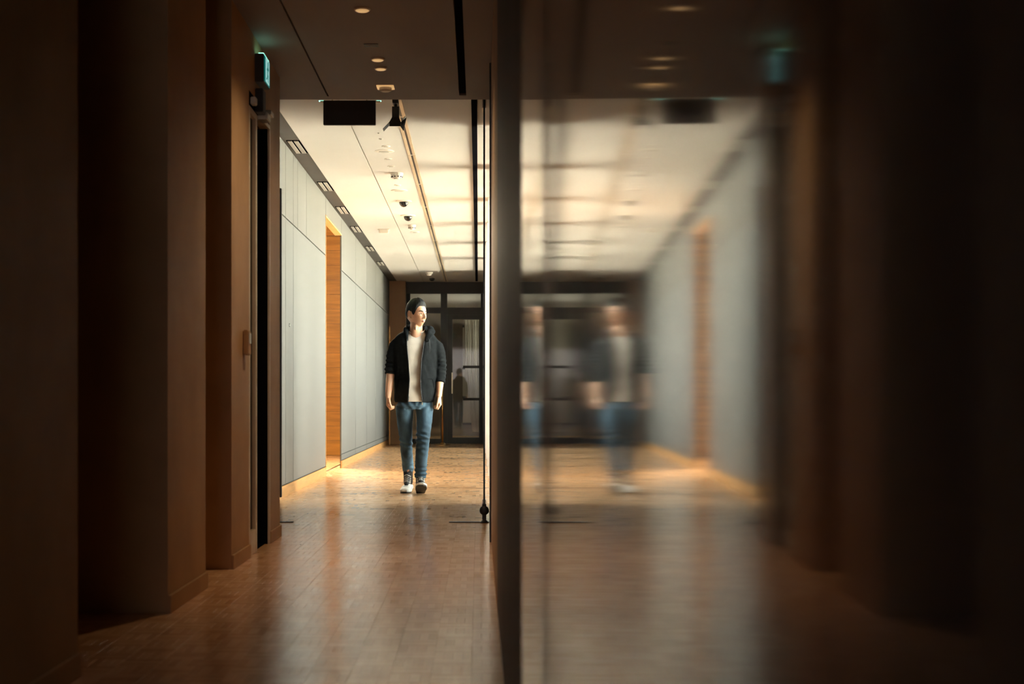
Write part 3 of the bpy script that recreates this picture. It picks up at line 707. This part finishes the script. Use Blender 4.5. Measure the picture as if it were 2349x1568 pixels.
# ---- facial features as parts
def head_surface(r, u, off=0.0):
    # find point on the face front with given lateral r and height u
    el = math.asin(max(-.99, min(.99, u / .1215)))
    az = 0.0
    for _ in range(30):
        p = head_pt(az, el)
        az += (r - p[1]) * 9
        az = max(-1.4, min(1.4, az))
    p = head_pt(az, el)
    return to_body(p[0] + off, p[1], p[2])
for s in (-1, 1):
    ce = head_surface(s * .032, .000, -.0085)
    e = MB().ball(ce, .0118, 18, 12).build('eye', M['eye'], person, smooth=True)
    gaze = (fwd + side * .12).normalized()
    ip = ce + gaze * .0068
    q = Vector((0, 0, 1)).rotation_difference(gaze).to_matrix()
    ib = MB().lathe([(.0058, 0), (.0054, .0035), (.003, .0052)], n=16); ib.v = [tuple(ip + q @ Vector(p)) for p in ib.v]
    ib.build('iris', M['iris'], e)
    # upper and lower lids as slim skin folds, brow above
    lid = [head_surface(s * (.032 + dx), .0065 - abs(dx) * 24 * abs(dx), .0015) for dx in (-.016, -.011, -.005, 0, .005, .011, .016)]
    MB().tube(lid, [.0012, .0024, .003, .0032, .003, .0024, .0012], 8).build('upper_eyelid', M['skin'], person, smooth=True)
    MB().tube([p + Vector((0, 0, -.0022)) + fwd * .0016 for p in lid], [.0005, .001, .0012, .0013, .0012, .001, .0005], 6).build('eyelashes', M['hair'], person, smooth=True)
    lid = [head_surface(s * (.032 + dx), -.0075 + abs(dx) * 16 * abs(dx), .0008) for dx in (-.014, -.008, 0, .008, .014)]
    MB().tube(lid, [.0012, .0022, .0026, .0022, .0012], 8).build('lower_eyelid', M['skin'], person, smooth=True)
    br = [head_surface(s * x, u, .001) for x, u in ((.015, .0205), (.024, .0240), (.034, .0255), (.044, .0235), (.051, .0185))]
    MB().tube(br, [.002, .0036, .0036, .003, .0012], 8).build('eyebrow', M['hair'], person, smooth=True)
for u0, rr_ in ((-.0615, (.001, .0032, .0036, .0032, .001)), (-.0705, (.001, .0036, .0044, .0036, .001))):
    lp = [head_surface(x, u0 + abs(x) * (-.1 if u0 > -.065 else .15), .0004) for x in (-.021, -.011, 0, .011, .021)]
    MB().tube(lp, list(rr_), 8).build('lip', M['lip'], person, smooth=True)
# ---- hair
def hairline(az):
    a = abs((az + math.pi) % (2 * math.pi) - math.pi)
    A = math.degrees(a)
    tab = [(0, 34), (18, 34.5), (34, 33), (48, 25), (58, 14), (66, 2), (74, -6), (80, -2), (86, 10), (100, 10), (108, 0), (122, -14), (150, -25), (180, -27)]
    for (a0, e0), (a1, e1) in zip(tab, tab[1:]):
        if A <= a1: return R(e0 + (e1 - e0) * (A - a0) / (a1 - a0))
    return R(-27)
hb = MB(); NAh, NEh = 120, 34
outer = []; inner = []
for i in range(NEh + 1):
    t = i / NEh
    ro_, ri_ = [], []
    for k in range(NAh):
        az = 2 * math.pi * k / NAh
        e0 = hairline(az); el = e0 + (R(88.5) - e0) * t
        grow = sm(0, .22, t)
        A = abs((az + math.pi) % (2 * math.pi) - math.pi)
        th = .002 + grow * (.006 + .010 * sm(R(10), R(60), el)) + .007 * sm(.03, .3, t) * g(A, .8)
        if A > 1.7: th += .002 * grow
        nz = noise.noise(Vector((az * 9, el * 2.2, 1.7))) * .5 + noise.noise(Vector((az * 24, el * 4, 5.1))) * .3
        ro_.append(to_body(*head_pt(az, el, th + .0042 * nz * grow)))
        ri_.append(to_body(*head_pt(az, el, -.004)))
    outer.append(ro_); inner.append(ri_)
hb.loft(inner[::-1][-1:] + outer, cap=False)
hb.f.append(tuple(len(hb.v) - NAh + k for k in range(NAh)))
hb.build('hair', M['hair'], person, smooth=True)

# ---- t-shirt
def superell(cx, cy, z, rx, ry, n=64, p=.9):
    out = []
    for k in range(n):
        a = 2 * math.pi * k / n; c, s = math.cos(a), math.sin(a)
        out.append((cx + rx * math.copysign(abs(c) ** p, c), cy + ry * math.copysign(abs(s) ** p, s), z))
    return out
def interp(tab, z):
    if z <= tab[0][0]: return tab[0][1:]
    for a, b in zip(tab, tab[1:]):
        if z <= b[0]:
            t = (z - a[0]) / (b[0] - a[0]); t = t * t * (3 - 2 * t) * .5 + t * .5
            return tuple(a[i] + (b[i] - a[i]) * t for i in range(1, len(a)))
    return tab[-1][1:]
tee_tab = [(.822, -.006, .152, .106), (.95, -.005, .150, .106), (1.1, 0, .155, .108), (1.25, 0, .162, .112), (1.34, 0, .158, .104), (1.40, 0, .115, .086), (1.45, 0, .078, .074), (1.475, 0, .070, .070)]
tb = MB(); rows = []
for i in range(72):
    z = .822 + (1.463 - .822) * i / 71
    cx, rx, ry = interp(tee_tab, z)
    row = superell(cx, .045, z, rx, ry)
    # crew neck: the front of the upper rings is pulled down
    k = sm(1.36, 1.463, z)
    row = [(x, y - .0 * k, zz - k * .036 * max(0, -(y - .045) / ry) ** 1.2 + k * .0 ) for (x, y, zz) in row]
    rows.append(row)
tb.loft(rows, cap=False)
to = tb.build('t_shirt', M['tee'], person, smooth=True)
def tee_fold(co, n):
    z = co.z; x = co.x
    f = .007 * noise.noise(Vector((x * 9 + z * 3, z * 12, 3.3))) * sm(1.40, 1.2, z) + .006 * math.sin(z * 42 + x * 26 + 2 * noise.noise(Vector((x * 5, z * 5, 0)))) * sm(1.12, .9, z) * noise.noise(Vector((x * 8, z * 4, 9)))
    return f
displace(to, tee_fold)
s_ = to.modifiers.new('t', 'SOLIDIFY'); s_.thickness = .004; s_.offset = -1
col_pts = [Vector(p) for p in rows[-1]]; 
nb = MB(); nb.tube(col_pts[::2] + [col_pts[0]], .0055, 8); nb.build('collar', M['tee'], to, smooth=True)

# ---- hoodie: open shell + sleeves fused
hood_tab = [(.815, -.012, .170, .122), (.84, -.012, .178, .128), (.95, -.006, .188, .132), (1.1, .0, .186, .132), (1.25, .0, .196, .134), (1.33, .0, .203, .126), (1.385, 0, .188, .110), (1.425, .002, .156, .098), (1.455, .004, .112, .088), (1.50, .006, .080, .078)]
lx = [(.815, -.066), (.93, -.058), (1.02, -.052), (1.14, -.060), (1.33, -.076), (1.40, -.074), (1.46, -.066), (1.5, -.060)]
rx_ = [(.815, .060), (.93, .046), (1.0, .043), (1.17, .050), (1.33, .070), (1.40, .084), (1.46, .088), (1.5, .070)]
hm = MB(); NS = 96; outer = []; inner = []
for i in range(80):
    z = .815 + (1.50 - .815) * i / 79
    cx, rx, ry = interp(hood_tab, z)
    xl = interp(lx, z)[0]; xr = interp(rx_, z)[0]
    aL = -math.asin(max(-.98, min(.98, (cx - xl) / rx))); aR = math.asin(max(-.98, min(.98, (xr - cx) / rx)))
    o_, i_ = [], []
    for k in range(NS + 1):
        a = aR + (2 * math.pi + aL - aR) * k / NS
        flare = .010 * (g(k, 4) + g(NS - k, 4)) * sm(1.38, 1.2, z)
        for rad, lst in ((0, o_), (-.012, i_)):
            lst.append((cx + (rx + rad) * math.sin(a), .045 - (ry + rad + flare) * math.cos(a), z - .03 * sm(1.42, 1.5, z) * max(0, math.cos(a))))
    outer.append(o_); inner.append(i_)
sheet = [o_ + i_[::-1] for o_, i_ in zip(outer, inner)]
hm.loft(sheet)
SL = [(-.130, .04, 1.378), (-.186, .042, 1.315), (-.203, .044, 1.24), (-.212, .046, 1.16), (-.219, .040, 1.11), (-.223, .032, 1.078)]
SR = [(.130, .04, 1.378), (.186, .045, 1.315), (.205, .05, 1.23), (.215, .055, 1.14), (.214, .044, 1.06), (.210, .028, 1.003)]
hm.tube(SL, [.044, .055, .056, .054, .052, .050], 24); hm.tube(SR, [.044, .055, .057, .053, .049, .046], 24)
# gathered hood lying round the neck
hm.tube([(-.074, -.058, 1.36), (-.082, -.040, 1.42), (-.088, .01, 1.462), (-.075, .085, 1.475), (0, .13, 1.462), (.075, .115, 1.458), (.125, .065, 1.462), (.135, .01, 1.458), (.112, -.042, 1.425), (.088, -.064, 1.36)],
        [.012, .019, .027, .040, .052, .050, .040, .034, .028, .014], 18)
hm.tube([(.150, .045, 1.455), (.156, .0, 1.448), (.136, -.045, 1.415), (.108, -.072, 1.36)], [.018, .020, .017, .008], 10)
ho = hm.build('hoodie', M['hoodie'], person)
fuse(ho, .0055, 9, .5)
def hood_fold(co, n):
    x, y, z = co
    d = .005 * noise.noise(Vector((x * 12, y * 12, z * 9))) + .004 * noise.noise(Vector((x * 26 + z * 9, y * 20, z * 12)))
    ax = abs(x)
    if ax > .19 and z < 1.32:        # pushed up sleeves: rings of folds
        lim = sm(1.32, 1.16, z) * sm(.19, .215, ax)
        ph = z * 165 + 2.5 * noise.noise(Vector((x * 14, y * 14, z * 6)))
        d += .007 * lim * math.sin(ph) * (.5 + noise.noise(Vector((y * 18, x * 10, z * 8 + 4))))
    if ax < .19 and z < 1.05:
        d += .004 * math.sin((z + .55 * x) * 48 + 3 * noise.noise(Vector((x * 6, y * 6, z * 6)))) * sm(1.06, .86, z) * max(0, noise.noise(Vector((x * 7, y * 7, z * 3 + 2))) + .25)
    return d
displace(ho, hood_fold)
# cuffs, hem band, zip, cord, pocket seams (sub-parts of the hoodie)
MB().tube([SL[-1], (-.2245, .030, 1.066)], .0485, 20).build('cuff', M['hoodie'], ho, smooth=True)
MB().tube([(.2108, .031, 1.014), (.2092, .025, .992)], .0475, 20).build('cuff', M['hoodie'], ho, smooth=True)
M['zip'] = mat('dark_zip', (0.02, 0.022, 0.024), 0.5, 0.3)
def edge_pts(tab, sgn):
    pts = []
    for i in range(30):
        z = .815 + (1.40 - .815) * i / 29
        cx, rx, ry = interp(hood_tab, z); x = interp(tab, z)[0]
        a = math.asin(max(-.98, min(.98, (x - cx) / rx)))
        pts.append((x, .045 - (ry + .010 * sm(1.38, 1.2, z)) * math.cos(a) - .003, z))
    return pts
for tab, sg in ((lx, -1), (rx_, 1)):
    MB().tube(edge_pts(tab, sg), .0032, 8).build('zip', M['zip'], ho, smooth=True)
MB().box(.054, .062, -.088, -.082, .792, .818).build('zip_puller', M['steel'], ho, bevel=.001)
MB().tube([(.108, -.088, 1.385), (.122, -.095, 1.36), (.124, -.098, 1.30), (.121, -.097, 1.245)], .0028, 8).build('drawstring', M['zip'], ho, smooth=True)
def hood_surface(x, z, off):
    cx, rx, ry = interp(hood_tab, z); a = math.asin(max(-.98, min(.98, (x - cx) / rx)))
    return (x, .045 - (ry + off) * math.cos(a), z)
MB().tube([hood_surface(.062 + .085 * t, 1.022 + .004 * math.sin(t * 3), .004) for t in (0, .25, .5, .75, 1)] + [hood_surface(.147 + .026 * t, 1.022 - .13 * t, .004) for t in (.3, .6, .9)], .0026, 6).build('pocket_seam', M['hoodie'], ho, smooth=True)
MB().tube([hood_surface(-.075 - .075 * t, 1.022, .004) for t in (0, .25, .5, .75, 1)] + [hood_surface(-.150 - .026 * t, 1.022 - .13 * t, .004) for t in (.3, .6, .9)], .0026, 6).build('pocket_seam', M['hoodie'], ho, smooth=True)

# ---- jeans
jm = MB()
jm.loft([superell(-.012, .05, .88, .138, .090, 48), superell(-.012, .05, .835, .142, .094, 48), superell(-.012, .05, .805, .158, .106, 48), superell(-.012, .048, .785, .164, .112, 48), superell(-.012, .046, .755, .150, .098, 48)])
jm.tube([(-.084, .05, .81), (-.103, .048, .75), (-.101, .052, .64), (-.096, .060, .54), (-.091, .066, .47), (-.089, .115, .38), (-.086, .20, .29), (-.083, .262, .222)], [(.070, .070), (.096, .080), (.078, .070), (.066, .061), (.060, .057), (.060, .054), (.054, .052), (.050, .051)], 28)
jm.tube([(.058, .05, .81), (.074, .042, .75), (.072, .020, .64), (.066, -.006, .54), (.061, -.022, .48), (.054, -.018, .39), (.046, -.004, .28), (.039, .012, .165)], [(.070, .070), (.096, .077), (.080, .069), (.068, .063), (.063, .060), (.062, .057), (.057, .054), (.050, .051)], 28)
jo = jm.build('jeans', M['jeans'], person)
fuse(jo, .0048, 4, .5)
def jean_fold(co, n):
    x, y, z = co
    d = .002 * noise.noise(Vector((x * 14, y * 14, z * 10)))
    knee = g(z - .50, .10) if x > -.01 else g(z - .45, .06) * .6
    d += .016 * knee * math.sin((z + .35 * (x - .06)) * 125 + 2.4 * noise.noise(Vector((x * 10, y * 9, z * 5)))) * (.35 + noise.noise(Vector((x * 11, y * 8, z * 8 + 2))))
    d += .006 * sm(.30, .18, z) * math.sin(z * 150 + 3 * noise.noise(Vector((x * 12, y * 12, z * 5)))) 
    d += .004 * sm(.70, .80, z) * math.sin((z * .7 - abs(x)) * 90)
    return d
displace(jo, jean_fold)
MB().tube([(-.0845, .252, .240), (-.082, .275, .206)], [.0525, .0515], 22).build('hem', M['jeans'], jo, smooth=True)
MB().tube([(.039, .012, .172), (.0375, .016, .150)], [.0525, .0515], 22).build('hem', M['jeans'], jo, smooth=True)

for q in (bo, to, ho, jo): twist(q)
MB().tube([(-.084, .215, .29), (-.081, .270, .19), (-.080, .31, .09)], [.044, .042, .038], 18).build('sock', M['shoe_black'], person, smooth=True)
MB().tube([(.041, .008, .22), (.036, .018, .15), (.034, .024, .08)], [.042, .040, .037], 18).build('sock', M['shoe_black'], person, smooth=True)
# ---- sneakers (local: toe at -y, heel at 0..)
def sneaker(ankle_xy, pitch, yaw, label, zoff, lean):
    root = MB()
    # outline along length: (y, halfwidth, top height)
    st = [(.035, .026, .05), (.02, .034, .058), (-.01, .037, .060), (-.06, .038, .062), (-.11, .042, .064), (-.15, .046, .062), (-.19, .047, .055), (-.225, .042, .046), (-.25, .030, .036), (-.262, .014, .028)]
    rings = []
    for y, w_, h in st:
        ring = []
        for k in range(20):
            a = math.pi * k / 19
            ring.append((w_ * math.cos(a) * (1.0 if k in (0, 19) else 1.02), y, .026 + (h - .026) * abs(math.sin(a)) ** .75))
        rings.append(ring)
    root.loft(rings)
    T = Matrix.Translation((ankle_xy[0], ankle_xy[1], zoff)) @ Matrix.Rotation(yaw, 4, 'Z') @ Matrix.Rotation(pitch, 4, 'X')
    def put(mb): mb.v = [tuple(T @ Vector(p)) for p in mb.v]; return mb
    sh = put(root).build('shoe', M['shoe_white'], person, smooth=True)
    tag(sh, label)
    def slab(z0, z1, ex, m, name):
        mb = MB(); pts = []
        for y, w_, h in st: pts.append((w_ + ex, y))
        ol = [(w_, y) for w_, y in pts] + [(-w_, y) for w_, y in pts[::-1]]
        mb.loft([[(x, y + (ex * .6 if y > 0 else -ex * .6), z0 + max(0, -.19 - y) * .16) for x, y in ol], [(x * 1.01, y, z1 + max(0, -.19 - y) * .1) for x, y in ol]])
        put(mb).build(name, m, sh)
    slab(.0, .010, .003, M['rubber'], 'outsole'); slab(.010, .030, .005, M['shoe_white'], 'midsole')
    # high collar and tongue, black
    cb = MB(); cb.tube([(0, -.024, .045), (0, -.022, .075), (0, -.012, .105), (0, .0, .14), (0, .012, .185)], [(.060, .0375), (.058, .0385), (.052, .039), (.047, .039), (.045, .040)], 20, ref=(0, 1, 0))
    ln = lambda mb: setattr(mb, 'v', [(p[0], p[1] + lean * max(0, p[2] - .07), p[2]) for p in mb.v])
    ln(cb); put(cb).build('ankle_collar', M['shoe_black'], sh, smooth=True)
    tg = MB(); tg.loft([[(x, y - .002 * (1 - (x / w_) ** 2), z + .006 * (1 - (x / w_) ** 2)) for x in (-w_, -w_ / 2, 0, w_ / 2, w_)] + [(x, y + .004, z - .008) for x in (w_, 0, -w_)] for y, z, w_ in ((-.042, .165, .026), (-.058, .135, .027), (-.082, .108, .027), (-.115, .088, .025), (-.145, .076, .021), (-.162, .064, .013))])
    ln(tg); put(tg).build('tongue', M['shoe_black'], sh, smooth=True)
    for k, (y, z) in enumerate(((-.060, .142), (-.072, .124), (-.087, .109), (-.105, .097), (-.124, .088))):
        sl = MB(); sl.tube([(-.034, y + .010, z - .014), (-.012, y - .002, z + .003), (.004, y - .004, z + .005), (.034, y + .008, z - .013)], .0034, 8)
        ln(sl); put(sl).build('lace', M['lace'], sh, smooth=True)
    tc = MB(); tc.loft([[(w_ * math.cos(math.pi * k / 13) * 1.03, y, .026 + (h - .024) * abs(math.sin(math.pi * k / 13)) ** .75) for k in range(14)] for y, w_, h in ((-.212, .045, .050), (-.235, .038, .042), (-.255, .026, .034), (-.266, .012, .028))])
    put(tc).build('toe_cap', M['shoe_white'], sh, smooth=True)
sneaker((.040, .010), R(-15), R(4), 'shoe with toe lifted showing black sole', .012, -.1)
sneaker((-.082, .350), R(7), R(-5), 'trailing shoe with white laces', .028, -.62)
